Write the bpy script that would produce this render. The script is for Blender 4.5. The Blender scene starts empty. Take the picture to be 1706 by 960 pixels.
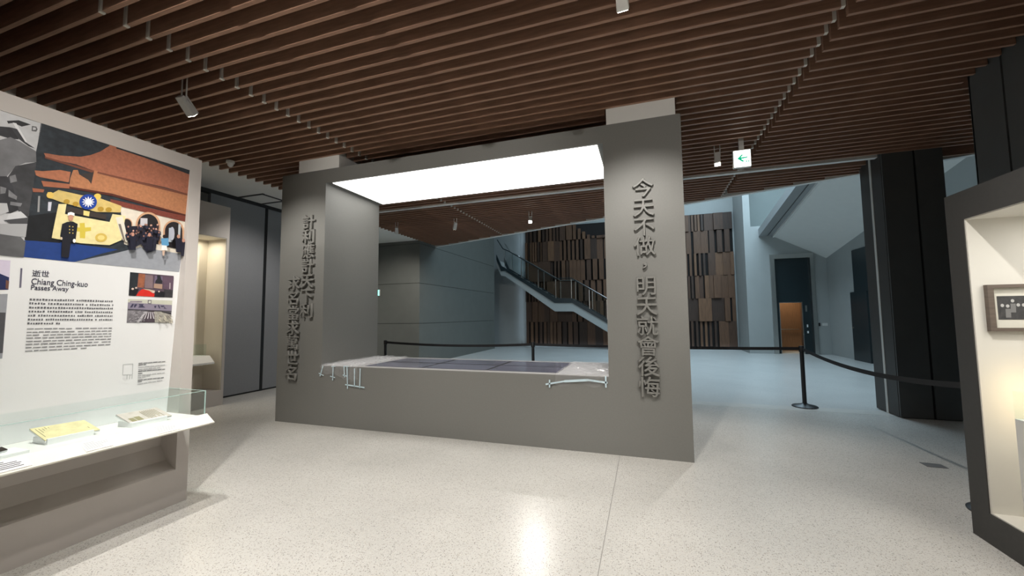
import bpy, bmesh, math, random
from mathutils import Vector, Matrix
R_ = random.Random(7)
scene = bpy.context.scene
C = scene.collection

# ---------------------------------------------------------------- camera
F_PX, YAW, PITCH, ROLL = 660.62, 0.3240, 0.0700, -0.0096
CAM = Vector((5.174, -4.4902, 1.5))
fw = Vector((-math.sin(YAW) * math.cos(PITCH), math.cos(YAW) * math.cos(PITCH), math.sin(PITCH)))
rt0 = Vector((math.cos(YAW), math.sin(YAW), 0.0))
up0 = rt0.cross(fw)
rt = math.cos(ROLL) * rt0 + math.sin(ROLL) * up0
up = -math.sin(ROLL) * rt0 + math.cos(ROLL) * up0
cam_data = bpy.data.cameras.new('camera')
cam_data.sensor_width = 36.0
cam_data.lens = F_PX / 1706.0 * 36.0
cam_data.clip_start = 0.05
cam_data.clip_end = 200
cam = bpy.data.objects.new('camera', cam_data)
C.objects.link(cam)
cam.matrix_world = Matrix(((rt.x, up.x, -fw.x, CAM.x), (rt.y, up.y, -fw.y, CAM.y), (rt.z, up.z, -fw.z, CAM.z), (0, 0, 0, 1)))
scene.camera = cam

# ---------------------------------------------------------------- view, world, daylight
vs = scene.view_settings
vs.view_transform = 'Standard'
vs.look = 'None'
vs.gamma = 1.0
vs.use_curve_mapping = False
vs.exposure = 0.0
world = bpy.data.worlds.new('world')
scene.world = world
world.use_nodes = True
world.node_tree.nodes['Background'].inputs[0].default_value = (0.55, 0.75, 1.0, 1)
world.node_tree.nodes['Background'].inputs[1].default_value = 0.3

def area_light(name, loc, size, size_y, energy, color, direction=(0, 0, -1)):
    d = bpy.data.lights.new(name, 'AREA')
    d.shape = 'RECTANGLE'; d.size = size; d.size_y = size_y; d.energy = energy; d.color = color
    o = bpy.data.objects.new(name, d); C.objects.link(o)
    o.location = loc
    o.rotation_euler = Vector(direction).to_track_quat('-Z', 'Y').to_euler()
    return o
# daylight falling through the glass roof of the atrium
area_light('atrium_skylight', (8.2, 8.0, 8.9), 6.0, 7.5, 1050, (0.62, 0.84, 1.0))

# ---------------------------------------------------------------- helpers
def lin(r, g, b):
    f = lambda c: (c / 255.0 / 12.92) if c / 255.0 <= 0.04045 else ((c / 255.0 + 0.055) / 1.055) ** 2.4
    return (f(r), f(g), f(b))

MATS = {}
def mat(name, col, rough=0.6, metal=0.0, noise=0.0, nscale=20.0, stretch=None, bump=0.0, spec=0.5, emit=0.0, trans=0.0):
    if name in MATS: return MATS[name]
    m = bpy.data.materials.new(name); m.use_nodes = True
    nt = m.node_tree; b = nt.nodes['Principled BSDF']
    b.inputs['Base Color'].default_value = (*col, 1)
    b.inputs['Roughness'].default_value = rough
    b.inputs['Metallic'].default_value = metal
    b.inputs['Specular IOR Level'].default_value = spec
    if trans: b.inputs['Transmission Weight'].default_value = trans
    if emit:
        b.inputs['Emission Color'].default_value = (*col, 1)
        b.inputs['Emission Strength'].default_value = emit
    if noise or bump:
        tc = nt.nodes.new('ShaderNodeTexCoord'); mp = nt.nodes.new('ShaderNodeMapping')
        if stretch: mp.inputs['Scale'].default_value = stretch
        n = nt.nodes.new('ShaderNodeTexNoise'); n.inputs['Scale'].default_value = nscale; n.inputs['Detail'].default_value = 5
        nt.links.new(tc.outputs['Object'], mp.inputs[0]); nt.links.new(mp.outputs[0], n.inputs['Vector'])
        if noise:
            rp = nt.nodes.new('ShaderNodeValToRGB')
            rp.color_ramp.elements[0].position = 0.3; rp.color_ramp.elements[1].position = 0.7
            rp.color_ramp.elements[0].color = (*[c * (1 - noise) for c in col], 1)
            rp.color_ramp.elements[1].color = (*[min(1, c * (1 + noise)) for c in col], 1)
            nt.links.new(n.outputs['Fac'], rp.inputs[0]); nt.links.new(rp.outputs[0], b.inputs['Base Color'])
        if bump:
            bp = nt.nodes.new('ShaderNodeBump'); bp.inputs['Strength'].default_value = bump; bp.inputs['Distance'].default_value = 0.01
            nt.links.new(n.outputs['Fac'], bp.inputs['Height']); nt.links.new(bp.outputs[0], b.inputs['Normal'])
    MATS[name] = m
    return m

def glass_mat(name, tint, gloss=0.12, rough=0.02):
    """thin clear sheet: mostly see-through, fresnel reflection"""
    m = bpy.data.materials.new(name); m.use_nodes = True
    nt = m.node_tree; nt.nodes.clear()
    out = nt.nodes.new('ShaderNodeOutputMaterial'); mix = nt.nodes.new('ShaderNodeMixShader')
    tr = nt.nodes.new('ShaderNodeBsdfTransparent'); gl = nt.nodes.new('ShaderNodeBsdfGlossy')
    lw = nt.nodes.new('ShaderNodeLayerWeight'); lw.inputs['Blend'].default_value = gloss
    tr.inputs[0].default_value = (*tint, 1); gl.inputs['Roughness'].default_value = rough
    ge = nt.nodes.new('ShaderNodeNewGeometry'); inv = nt.nodes.new('ShaderNodeMath'); inv.operation = 'SUBTRACT'; inv.inputs[0].default_value = 1.0
    mu = nt.nodes.new('ShaderNodeMath'); mu.operation = 'MULTIPLY'
    nt.links.new(ge.outputs['Backfacing'], inv.inputs[1]); nt.links.new(inv.outputs[0], mu.inputs[0]); nt.links.new(lw.outputs['Fresnel'], mu.inputs[1])
    nt.links.new(mu.outputs[0], mix.inputs[0]); nt.links.new(tr.outputs[0], mix.inputs[1])
    nt.links.new(gl.outputs[0], mix.inputs[2]); nt.links.new(mix.outputs[0], out.inputs[0])
    MATS[name] = m
    return m

def terrazzo(name, base, dark, light, rough):
    m = bpy.data.materials.new(name); m.use_nodes = True
    nt = m.node_tree; b = nt.nodes['Principled BSDF']; L = nt.links.new
    tc = nt.nodes.new('ShaderNodeTexCoord')
    nz = nt.nodes.new('ShaderNodeTexNoise'); nz.inputs['Scale'].default_value = 1.3; nz.inputs['Detail'].default_value = 6
    L(tc.outputs['Object'], nz.inputs['Vector'])
    r0 = nt.nodes.new('ShaderNodeValToRGB')
    r0.color_ramp.elements[0].position = .3; r0.color_ramp.elements[1].position = .7
    r0.color_ramp.elements[0].color = (*[c * .93 for c in base], 1); r0.color_ramp.elements[1].color = (*[c * 1.05 for c in base], 1)
    L(nz.outputs['Fac'], r0.inputs[0])
    last = r0.outputs[0]
    for sc, thr, cols in ((75, .30, dark), (120, .33, dark), (90, .33, light)):
        v = nt.nodes.new('ShaderNodeTexVoronoi'); v.inputs['Scale'].default_value = sc; v.inputs['Randomness'].default_value = 1
        wn = nt.nodes.new('ShaderNodeTexNoise'); wn.inputs['Scale'].default_value = sc * 1.7
        add = nt.nodes.new('ShaderNodeMix'); add.data_type = 'VECTOR'; add.inputs['Factor'].default_value = 0.012
        L(tc.outputs['Object'], wn.inputs['Vector']); L(tc.outputs['Object'], add.inputs[4]); L(wn.outputs['Color'], add.inputs[5])
        L(add.outputs[1], v.inputs['Vector'])
        lt = nt.nodes.new('ShaderNodeMath'); lt.operation = 'LESS_THAN'; lt.inputs[1].default_value = thr
        L(v.outputs['Distance'], lt.inputs[0])
        sep = nt.nodes.new('ShaderNodeSeparateColor'); L(v.outputs['Color'], sep.inputs[0])
        gt = nt.nodes.new('ShaderNodeMath'); gt.operation = 'GREATER_THAN'; gt.inputs[1].default_value = .55
        L(sep.outputs[0], gt.inputs[0])
        mu = nt.nodes.new('ShaderNodeMath'); mu.operation = 'MULTIPLY'; L(lt.outputs[0], mu.inputs[0]); L(gt.outputs[0], mu.inputs[1])
        rc = nt.nodes.new('ShaderNodeMix'); rc.data_type = 'RGBA'
        rc.inputs[6].default_value = (*cols[0], 1); rc.inputs[7].default_value = (*cols[1], 1); L(sep.outputs[1], rc.inputs[0])
        mx = nt.nodes.new('ShaderNodeMix'); mx.data_type = 'RGBA'
        L(mu.outputs[0], mx.inputs[0]); L(last, mx.inputs[6]); L(rc.outputs[2], mx.inputs[7]); last = mx.outputs[2]
    L(last, b.inputs['Base Color'])
    b.inputs['Roughness'].default_value = rough
    MATS[name] = m
    return m

# a mesh builder: boxes, prisms, tubes, polys collected into one mesh
class MB:
    def __init__(self): self.v = []; self.f = []; self.mi = []
    def quadbox(self, p, mi=0):                      # 8 points: bottom 4, top 4
        n = len(self.v); self.v += [tuple(q) for q in p]
        for f in ((3, 2, 1, 0), (4, 5, 6, 7), (0, 1, 5, 4), (1, 2, 6, 5), (2, 3, 7, 6), (3, 0, 4, 7)):
            self.f.append(tuple(n + i for i in f)); self.mi.append(mi)
    def box(self, x0, x1, y0, y1, z0, z1, mi=0):
        self.quadbox([(x0, y0, z0), (x1, y0, z0), (x1, y1, z0), (x0, y1, z0), (x0, y0, z1), (x1, y0, z1), (x1, y1, z1), (x0, y1, z1)], mi)
        return self
    def poly(self, pts, mi=0):
        n = len(self.v); self.v += [tuple(p) for p in pts]; self.f.append(tuple(range(n, n + len(pts)))); self.mi.append(mi)
    def prism(self, pts, off, mi=0):                 # polygon extruded by a vector
        off = Vector(off); n = len(self.v); k = len(pts)
        self.v += [tuple(p) for p in pts] + [tuple(Vector(p) + off) for p in pts]
        self.f.append(tuple(range(n, n + k))); self.f.append(tuple(reversed(range(n + k, n + 2 * k)))); self.mi += [mi, mi]
        for i in range(k):
            j = (i + 1) % k; self.f.append((n + i, n + k + i, n + k + j, n + j)); self.mi.append(mi)
    def tube(self, path, r, seg=10, mi=0, r2=None):
        path = [Vector(p) for p in path]; n = len(self.v)
        for i, p in enumerate(path):
            t = (path[min(i + 1, len(path) - 1)] - path[max(i - 1, 0)]).normalized()
            a = t.orthogonal().normalized() if i == 0 else (a - t * a.dot(t)).normalized()
            b = t.cross(a); rr = r if r2 is None else r + (r2 - r) * i / (len(path) - 1)
            for k in range(seg):
                w = 2 * math.pi * k / seg; self.v.append(tuple(p + rr * (math.cos(w) * a + math.sin(w) * b)))
        for i in range(len(path) - 1):
            for k in range(seg):
                k2 = (k + 1) % seg
                self.f.append((n + i * seg + k, n + i * seg + k2, n + (i + 1) * seg + k2, n + (i + 1) * seg + k)); self.mi.append(mi)
        self.f.append(tuple(n + k for k in reversed(range(seg)))); self.f.append(tuple(n + (len(path) - 1) * seg + k for k in range(seg))); self.mi += [mi, mi]
    def lathe(self, prof, cx, cy, seg=24, mi=0):      # profile of (r, z)
        n = len(self.v); k = len(prof)
        for s in range(seg):
            w = 2 * math.pi * s / seg
            for r, z in prof: self.v.append((cx + r * math.cos(w), cy + r * math.sin(w), z))
        for s in range(seg):
            s2 = (s + 1) % seg
            for i in range(k - 1):
                self.f.append((n + s * k + i, n + s2 * k + i, n + s2 * k + i + 1, n + s * k + i + 1)); self.mi.append(mi)
    def build(self, name, mats, parent=None, smooth=False, bevel=0.0):
        me = bpy.data.meshes.new(name); me.from_pydata(self.v, [], self.f)
        if not isinstance(mats, (list, tuple)): mats = [mats]
        for m in mats: me.materials.append(m)
        me.polygons.foreach_set('material_index', self.mi)
        bm = bmesh.new(); bm.from_mesh(me)
        if not getattr(self, 'keep', False): bmesh.ops.recalc_face_normals(bm, faces=bm.faces)
        if bevel: bmesh.ops.bevel(bm, geom=list(bm.edges), offset=bevel, segments=2, affect='EDGES', profile=.5)
        bm.to_mesh(me); bm.free()
        if smooth:
            me.polygons.foreach_set('use_smooth', [True] * len(me.polygons))
            me.set_sharp_from_angle(angle=math.radians(40))
        o = bpy.data.objects.new(name, me); C.objects.link(o)
        if parent: 
            o.parent = parent; o.matrix_parent_inverse = parent.matrix_world.inverted()
        return o

def tag(o, label, cat, group=None):
    o['label'] = label; o['category'] = cat
    if group: o['group'] = group
    return o
def thing(name, label, cat, loc=(0, 0, 0), group=None):
    o = bpy.data.objects.new(name, None); C.objects.link(o); o.location = loc; o.empty_display_size = .1
    o.matrix_world = Matrix.Translation(loc)
    return tag(o, label, cat, group)
def struct(o, label=None):
    o['kind'] = 'structure'
    if label: o['label'] = label
    return o
def box(name, m, x0, x1, y0, y1, z0, z1, parent=None, bevel=0.0):
    return MB().box(x0, x1, y0, y1, z0, z1).build(name, m, parent, bevel=bevel)

def px_ray(x, y): return fw + rt * ((x - 853.0) / F_PX) + up * ((480.0 - y) / F_PX)
def on_plane(x, y, ax, val):
    """where the sight line of a photo pixel meets a real surface of the room (used to read off real sizes)"""
    d = px_ray(x, y); t = (val - CAM[ax]) / d[ax]
    return CAM + d * t

def text_obj(name, body, size, m, parent, origin, xdir, ydir, width=None, extrude=0.0, bold=0.0, em=None, height=None, center=False):
    """flat or raised lettering as a mesh; xdir runs along the writing, ydir up the letters"""
    c = bpy.data.curves.new('t', 'FONT'); c.body = body; c.size = size; c.extrude = extrude; c.offset = 0.0; c.bevel_depth = bold; c.bevel_resolution = 0
    c.resolution_u = 3
    o = bpy.data.objects.new('t', c); C.objects.link(o)
    dg = bpy.context.evaluated_depsgraph_get(); dg.update()
    me = bpy.data.meshes.new_from_object(o.evaluated_get(dg)); 
    bpy.data.objects.remove(o); bpy.data.curves.remove(c)
    vs_ = me.vertices
    if not len(vs_): return None
    xs = [v.co.x for v in vs_]; ys = [v.co.y for v in vs_]
    x0, x1, y0, y1 = min(xs), max(xs), min(ys), max(ys)
    sx = (width / (x1 - x0)) if width else 1.0
    sy = (height / (y1 - y0)) if height else 1.0
    X = Vector(xdir).normalized(); Y = Vector(ydir).normalized(); Z = X.cross(Y); O = Vector(origin)
    for v in vs_:
        if em: a = (v.co.x - em[0]) * em[2]; b = v.co.y - em[1]
        elif center: a = (v.co.x - (x0 + x1) / 2) * sx; b = (v.co.y - (y0 + y1) / 2) * sy
        else: a = (v.co.x - x0) * sx; b = v.co.y * sy
        v.co = O + X * a + Y * b + Z * (v.co.z + extrude)
    me.materials.clear(); me.materials.append(m); me.name = name
    ob = bpy.data.objects.new(name, me); C.objects.link(ob)
    if parent: ob.parent = parent; ob.matrix_parent_inverse = parent.matrix_world.inverted()
    return ob

# ---------------------------------------------------------------- materials
M_floor = terrazzo('terrazzo', (0.62, 0.605, 0.57), ((.26, .25, .24), (.44, .40, .35)), ((.72, .70, .66), (.60, .56, .50)), 0.26)
M_floor2 = terrazzo('terrazzo_atrium', (0.60, 0.60, 0.58), ((.3, .3, .3), (.43, .42, .4)), ((.68, .68, .66), (.6, .58, .56)), 0.3)
M_arch = mat('arch_paint', (0.185, 0.183, 0.170), .55, noise=.03, nscale=60)
M_arch_in = mat('arch_letter_paint', (0.195, 0.192, 0.178), .5)
M_slat = mat('slat_wood', (0.30, 0.168, 0.112), .5, noise=.22, nscale=7, stretch=(0.6, 14, 5))
M_cap = mat('slat_end_cap', (0.66, 0.63, 0.57), .5)
M_void = mat('ceiling_void', (0.10, 0.085, 0.075), .9, noise=.1, nscale=3)
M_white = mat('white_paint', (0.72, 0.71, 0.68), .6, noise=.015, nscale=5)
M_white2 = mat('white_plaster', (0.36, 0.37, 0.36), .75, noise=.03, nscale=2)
M_greige = mat('greige_paint', (0.50, 0.46, 0.43), .6, noise=.015, nscale=5)
M_board = mat('print_white', (0.76, 0.76, 0.76), .45, noise=.008, nscale=3)
M_cream = mat('cream_paint', (0.72, 0.67, 0.57), .6, noise=.015, nscale=4)
M_dkgrey = mat('dark_grey_cladding', (0.078, 0.082, 0.082), .45, noise=.06, nscale=4)
M_dkbrown = mat('dark_brown_cladding', (0.050, 0.045, 0.041), .5, noise=.06, nscale=4)
M_blockw = mat('grey_green_cladding', (0.120, 0.124, 0.112), .55, noise=.05, nscale=3)
M_part = mat('partition_fabric', (0.25, 0.255, 0.27), .8, noise=.05, nscale=90)
M_black = mat('black_metal', (0.012, 0.012, 0.013), .4)
M_joint = mat('black_joint', (0.008, 0.008, 0.009), .8)
M_belt = mat('black_belt', (0.010, 0.010, 0.012), .75, noise=.2, nscale=200)
M_navy = mat('dark_blue_green_lacquer', (0.014, 0.024, 0.028), .35, noise=.05, nscale=4)
M_steel = mat('brushed_steel', (0.55, 0.55, 0.53), .28, metal=1.0, noise=.08, nscale=30, stretch=(1, 1, 20))
M_alu = mat('white_aluminium', (0.62, 0.61, 0.58), .4)
M_warmwood = mat('lift_wood', (0.36, 0.20, 0.10), .45, noise=.18, nscale=5, stretch=(10, 10, .6))
M_glow = mat('light_diffuser', (1.0, 0.985, 0.95), .5, emit=3.6)
M_lens = mat('lamp_lens', (1.0, 0.93, 0.80), .4, emit=38.0)
M_glass = glass_mat('clear_glass', (0.96, 0.985, 0.98), .05)
M_glass_edge = mat('green_glass_edge', (0.42, 0.60, 0.56), .15)
M_stair_glass = glass_mat('stair_glass', (0.93, 0.95, 0.95), .16, .05)
M_pane = mat('table_glass', (0.19, 0.19, 0.25), .12, noise=.25, nscale=2.5)
M_tape = mat('pale_blue_tape', (0.58, 0.72, 0.78), .5)
M_paperY = mat('yellow_paper', (0.66, 0.58, 0.33), .8, noise=.12, nscale=22)
M_paperG = mat('grey_paper', (0.52, 0.46, 0.42), .8, noise=.10, nscale=22)
M_card = mat('white_card', (0.80, 0.80, 0.80), .6)
M_ink = mat('print_ink', (0.035, 0.035, 0.05), .7)
M_inkg = mat('grey_ink', (0.22, 0.22, 0.23), .7)
M_green = mat('exit_green', (0.0, 0.42, 0.22), .5, emit=1.0)
M_exit = mat('exit_sign_face', (0.95, 1.0, 0.98), .5, emit=3.2)
M_frame = mat('picture_frame_wood', (0.135, 0.105, 0.085), .5, noise=.15, nscale=12, stretch=(1, 1, 8))
WOODS = [mat('batten_wood_%s' % n, c, .55, noise=.25, nscale=4, stretch=(9, 9, .7)) for n, c in
         (('a', (0.110, 0.053, 0.027)), ('b', (0.070, 0.034, 0.019)), ('c', (0.145, 0.072, 0.036)), ('d', (0.040, 0.020, 0.012)))]

# ---------------------------------------------------------------- the setting
HS = 3.841            # underside of the ceiling slats
W, HP, D = 5.594, 3.656, 1.218   # big portal
XL, XR, ZB, ZT = 0.829, 4.771, 3.452, 0.824

fl = struct(box('floor', M_floor, -7.0, 11.5, -8.0, 2.83, -.2, 0))
box('floor_joint', mat('floor_joint_filler', (.30, .29, .27), .6), 4.862, 4.868, -8.0, 0.0, -.01, .0006, fl)
struct(box('trim_1', mat('threshold_stone', (.62, .60, .56), .3, noise=.05, nscale=8), -7.0, 11.5, 2.83, 3.13, -.2, 0.001), 'pale stone threshold strip across the floor')
struct(box('floor_atrium', M_floor2, -7.0, 12.6, 3.13, 15.0, -.2, 0), 'bluish grey floor of the stair hall')

struct(box('wall_back', M_white, -7.0, 11.6, -8.2, -8.0, 0, 4.6))
struct(box('wall_left', M_white, -3.6, -3.4, -8.0, 6.3, 0, 4.6))
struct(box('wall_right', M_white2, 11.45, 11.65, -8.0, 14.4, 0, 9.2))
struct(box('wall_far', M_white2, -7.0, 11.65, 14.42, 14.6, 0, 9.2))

# grey block left of the stair hall, its joints cut as recesses between panels
blk = struct(box('wall_block', M_joint, -6.0, -1.52, 6.32, 12.75, 0, 9.2), 'dark grey clad block beside the stair')
for z0, z1 in ((0.0, 1.285), (1.297, 2.545), (2.557, 3.80), (3.812, 6.0), (6.012, 9.2)):
    box('panel', M_blockw, -1.52, -1.495, 6.295, 12.78, z0, z1, blk)
    box('panel', M_blockw, -6.0, -1.52, 6.295, 6.32, z0, z1, blk)

# roof slabs: over the exhibition room (edge runs diagonally) and over the stair hall
m = MB(); m.prism([(-7, -8.2, 4.6), (11.65, -8.2, 4.6), (11.65, 2.75, 4.6), (-1.5, 7.35, 4.6), (-7, 7.35, 4.6)], (0, 0, .2))
struct(m.build('ceiling_slab', M_void), 'dark slab above the slatted ceiling')
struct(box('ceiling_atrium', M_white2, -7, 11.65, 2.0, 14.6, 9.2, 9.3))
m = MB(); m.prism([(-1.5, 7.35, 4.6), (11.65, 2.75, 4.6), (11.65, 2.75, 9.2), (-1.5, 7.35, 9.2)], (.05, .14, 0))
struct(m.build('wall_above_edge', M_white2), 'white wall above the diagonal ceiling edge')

# slatted ceiling -------------------------------------------------
ceil = bpy.data.objects.new('ceiling', None); C.objects.link(ceil); struct(ceil, 'ceiling of parallel brown wooden slats')
PITCH_S, TH, SH = 0.152, 0.030, 0.20
slat_cache = {}
def slat(x0, x1, y, cap_right):
    key = round(x1 - x0, 3)
    if key not in slat_cache:
        o = MB().box(0, x1 - x0, 0, TH, 0, SH).build('slat', M_slat); slat_cache[key] = o.data
    else:
        o = bpy.data.objects.new('slat', slat_cache[key]); C.objects.link(o)
    o.location = (x0, y, HS); o.parent = ceil
    if cap_right:
        if 'cap' not in slat_cache:
            c = MB().box(0, .028, -.002, TH + .002, .002, SH).build('end_cap', M_cap); slat_cache['cap'] = c.data
        else:
            c = bpy.data.objects.new('end_cap', slat_cache['cap']); C.objects.link(c)
        c.parent = o; c.location = (x1 - x0, 0, 0)
edge_y = lambda x: 6.66 - 0.357 * x
k0 = int((-6.0 + 0.458) / PITCH_S)
for k in range(k0, 60):
    y = -0.458 - TH + k * PITCH_S
    if y > 7.1: break
    if 2.74 < y < 2.90: continue                    # the white shutter beam sits here
    xl_ = -1.11 if y < 2.8 else -1.40
    xe = (6.66 - y) / 0.357                          # diagonal outer edge of the slat field
    inbox = -0.028 < y < D + .05
    runs = []
    if inbox: runs += [(xl_, .30, False), (1.08, 1.285, True)]
    else: runs += [(xl_, min(1.285, xe), xe > 1.285)]
    if xe > 1.4:
        if inbox: runs += [(1.335, 4.79, False), (5.57, min(6.67, xe), True)]
        else: runs += [(1.335, min(6.67, xe), xe > 6.67)]
    for a, b, c in runs:
        if b - a > .08: slat(a, b, y, c)
    yr = y + 0.107
    if 2.70 < yr < 2.92: yr = None
    if yr is not None:
        xr_end = 8.33 if yr < .70 else min(11.44, (6.66 - yr) / 0.357)
        if 2.55 < yr < 3.45: xr_end = min(xr_end, 11.44)
        if xr_end > 6.95: slat(6.755, xr_end, yr, False)
# white beam carrying the fire shutter, and the white edge trim of the slat field
tag(box('shutter_beam', M_white, -1.40, 8.56, 2.79, 2.87, HS - .012, HS + .22), 'long white beam across the slatted ceiling behind the portal', 'beam')
m = MB(); m.prism([(-1.45, edge_y(-1.45) + .02, HS - .01), (11.44, edge_y(11.44) + .02, HS - .01), (11.44, edge_y(11.44) + .02, 4.6), (-1.45, edge_y(-1.45) + .02, 4.6)], (.03, .09, 0))
struct(m.build('trim_2', M_white), 'white fascia along the diagonal ceiling edge')
# white soffit left of the slats
struct(MB().box(-3.4, -1.16, -8.0, 2.8, 3.905, 3.96).box(-3.4, -1.45, 2.8, 7.35, 3.905, 3.96).build('ceiling_soffit', M_white), 'white plaster soffit left of the slats')
struct(MB().box(-1.16, -1.13, -8.0, 2.8, 3.905, 4.6).box(-1.45, -1.42, 2.8, 7.35, 3.905, 4.6).build('trim_3', M_white), 'white upstand at the end of the slats')
# white bulkhead boxes on top of the portal
tag(box('bulkhead_box', M_white, .317, 1.057, 0.0, D, HP, 4.59), 'small white bulkhead box above the portal pillar near the partition', 'bulkhead', 'white bulkheads on the portal')
tag(box('bulkhead_box', M_white, 4.815, 5.543, 0.0, D, HP, 4.59), 'larger white bulkhead box above the portal pillar near the exit sign', 'bulkhead', 'white bulkheads on the portal')

# ---------------------------------------------------------------- big grey portal
ar = thing('display_portal', 'huge grey portal with raised Chinese lettering and a glowing light panel inside', 'portal', (W / 2, D / 2, 0))
box('base', M_arch, 0, W, 0, D, 0, ZT, ar)
box('pillar', M_arch, 0, XL, 0, D, ZT, HP, ar)
box('pillar', M_arch, XR, W, 0, D, ZT, HP, ar)
lint = box('lintel', M_arch, XL, XR, 0, D, ZB, HP, ar)
lp = box('light_panel', M_glow, .925, 4.705, .03, 1.190, ZB - .006, ZB - .001, lint)
lp['label'] = 'bright white luminous ceiling panel'
def chars(txt, x, ztop, pitch, size, wid):
    for i, ch in enumerate(txt):
        z = ztop - pitch * (i + .5)
        if ch == '，':
            text_obj('raised_character', ch, .22, M_arch_in, ar, (x - .005, -.001, z), (1, 0, 0), (0, 0, 1), extrude=.017, bold=.0028, center=True, height=.07, width=.05)
        else:
            text_obj('raised_character', ch, size, M_arch_in, ar, (x, -.001, z), (1, 0, 0), (0, 0, 1), extrude=.018, bold=.0028, em=(.5 * size, .38 * size, wid))
chars('計利應計天下利', .56, 3.002, .215, .224, 1.10)
chars('求名當求萬世名', .31, 2.113, .216, .224, 1.10)
chars('今天不做，明天就會後悔', 5.187, 2.985, .2137, .220, 1.03)
# table top of the bench: pale rim with six dark glass panes
tt = box('table_top', mat('table_top_rim', (.46, .45, .45), .35), XL, XR, .0, D, ZT, ZT + .008, ar)
box('pane_bed', M_joint, 1.49, 4.185, .09, 1.09, ZT + .005, ZT + .0095, tt)
for i in range(3):
    for j in range(2):
        xa = 1.50 + i * .905; ya = .10 + j * .52
        box('glass_pane', M_pane, xa, xa + .865, ya, ya + .46, ZT + .006, ZT + .012, tt)

# clear plastic sheets taped over both ends of the bench
mp_ = bpy.data.materials.new('crumpled_plastic'); mp_.use_nodes = True
nt = mp_.node_tree; nt.nodes.clear()
_o = nt.nodes.new('ShaderNodeOutputMaterial'); _mx = nt.nodes.new('ShaderNodeMixShader'); _t = nt.nodes.new('ShaderNodeBsdfTransparent')
_g = nt.nodes.new('ShaderNodeBsdfPrincipled'); _g.inputs['Base Color'].default_value = (.8, .8, .82, 1); _g.inputs['Roughness'].default_value = .16
_lw = nt.nodes.new('ShaderNodeLayerWeight'); _lw.inputs['Blend'].default_value = .10
_ma = nt.nodes.new('ShaderNodeMath'); _ma.operation = 'ADD'; _ma.inputs[1].default_value = .06; _ma.use_clamp = True
nt.links.new(_lw.outputs['Facing'], _ma.inputs[0]); nt.links.new(_ma.outputs[0], _mx.inputs[0])
nt.links.new(_t.outputs[0], _mx.inputs[1]); nt.links.new(_g.outputs[0], _mx.inputs[2]); nt.links.new(_mx.outputs[0], _o.inputs[0])
def plastic(label, x0, x1, drop_fn, strips):
    th = thing('plastic_sheet', label, 'plastic sheet', ((x0 + x1) / 2, .5, ZT + .012), group='plastic sheets taped over the bench ends')
    nx, ny = 40, 46
    vs2, fs = [], []
    rr = random.Random(int(x0 * 100))
    ph = [(rr.uniform(8, 40), rr.uniform(8, 40), rr.uniform(0, 6.3), rr.uniform(.001, .0045)) for _ in range(9)]
    for j in range(ny + 1):
        for i in range(nx + 1):
            x = x0 + (x1 - x0) * i / nx
            dr = drop_fn((x - x0) / (x1 - x0))
            s = -dr + (D - .02 + dr) * j / ny                     # runs up the front face, then back over the top
            w = sum(a * math.sin(fx * x + fy * s + p) for fx, fy, p, a in ph)
            w = abs(w) * 1.4 + rr.uniform(0, .002)
            if s < 0: p = (x, -.006 - w * 1.6, ZT + .014 + s)
            else: p = (x, s - .006, ZT + .016 + w)
            vs2.append(p)
    for j in range(ny):
        for i in range(nx):
            a = j * (nx + 1) + i; fs.append((a, a + 1, a + nx + 2, a + nx + 1))
    me = bpy.data.meshes.new('film'); me.from_pydata(vs2, [], fs); me.materials.append(mp_)
    o = bpy.data.objects.new('film', me); C.objects.link(o); o.parent = th; o.matrix_parent_inverse = th.matrix_world.inverted()
    for (xa, za, xb, zb, wd) in strips:                            # tape strips on the front face
        a = Vector((xa, -.022, za)); b = Vector((xb, -.022, zb)); d = (b - a).normalized(); n = Vector((-d.z, 0, d.x)) * wd / 2
        m = MB(); m.prism([a - n, b - n, b + n, a + n], (0, .002, 0)); m.build('tape_strip', M_tape, th)
def fp(x, y): 
    p = on_plane(x, y, 1, -.022); return p.x, p.z
def strips_px(lst): return [(*fp(a, b), *fp(c, d), w) for a, b, c, d, w in lst]
plastic('crumpled clear plastic sheet taped with many short strips, beside the two-column lettering', XL + .004, 1.46,
        lambda t: .10 + .03 * math.sin(t * 9) + (.10 * max(0, math.sin((t - .35) / .55 * math.pi)) if .35 < t < .9 else 0) + (.06 if t > .85 else 0),
        strips_px([(538, 610, 533, 627, .016), (531, 622, 539, 626, .010), (555, 611, 554, 634, .014), (550, 627, 558, 629.5, .012), (573, 611, 574, 629, .014),
                   (571, 625, 578, 627, .012), (578, 611, 579, 648, .015), (590.5, 614, 590.5, 645, .015), (600, 614, 599, 647, .015), (575, 641, 607, 646, .017),
                   (552, 611, 559, 610.5, .010), (572, 610.5, 581, 611, .010)]))
plastic('crumpled clear plastic sheet with one long tape strip, beside the single-column lettering', 4.18, XR - .004,
        lambda t: .11 + .025 * math.sin(t * 11),
        strips_px([(909, 640.5, 940, 635.5, .018), (940, 635.5, 980, 633.5, .026), (980, 633.5, 1012, 638, .020), (915.5, 633, 915.5, 646, .015), (1009, 627, 1009.5, 646, .016)]))

# ---------------------------------------------------------------- exhibition wall on the left, with its print
PX, PYE, PZ = 1.503, -2.123, 2.893
RX = 1.36                                          # back of the recess
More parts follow.
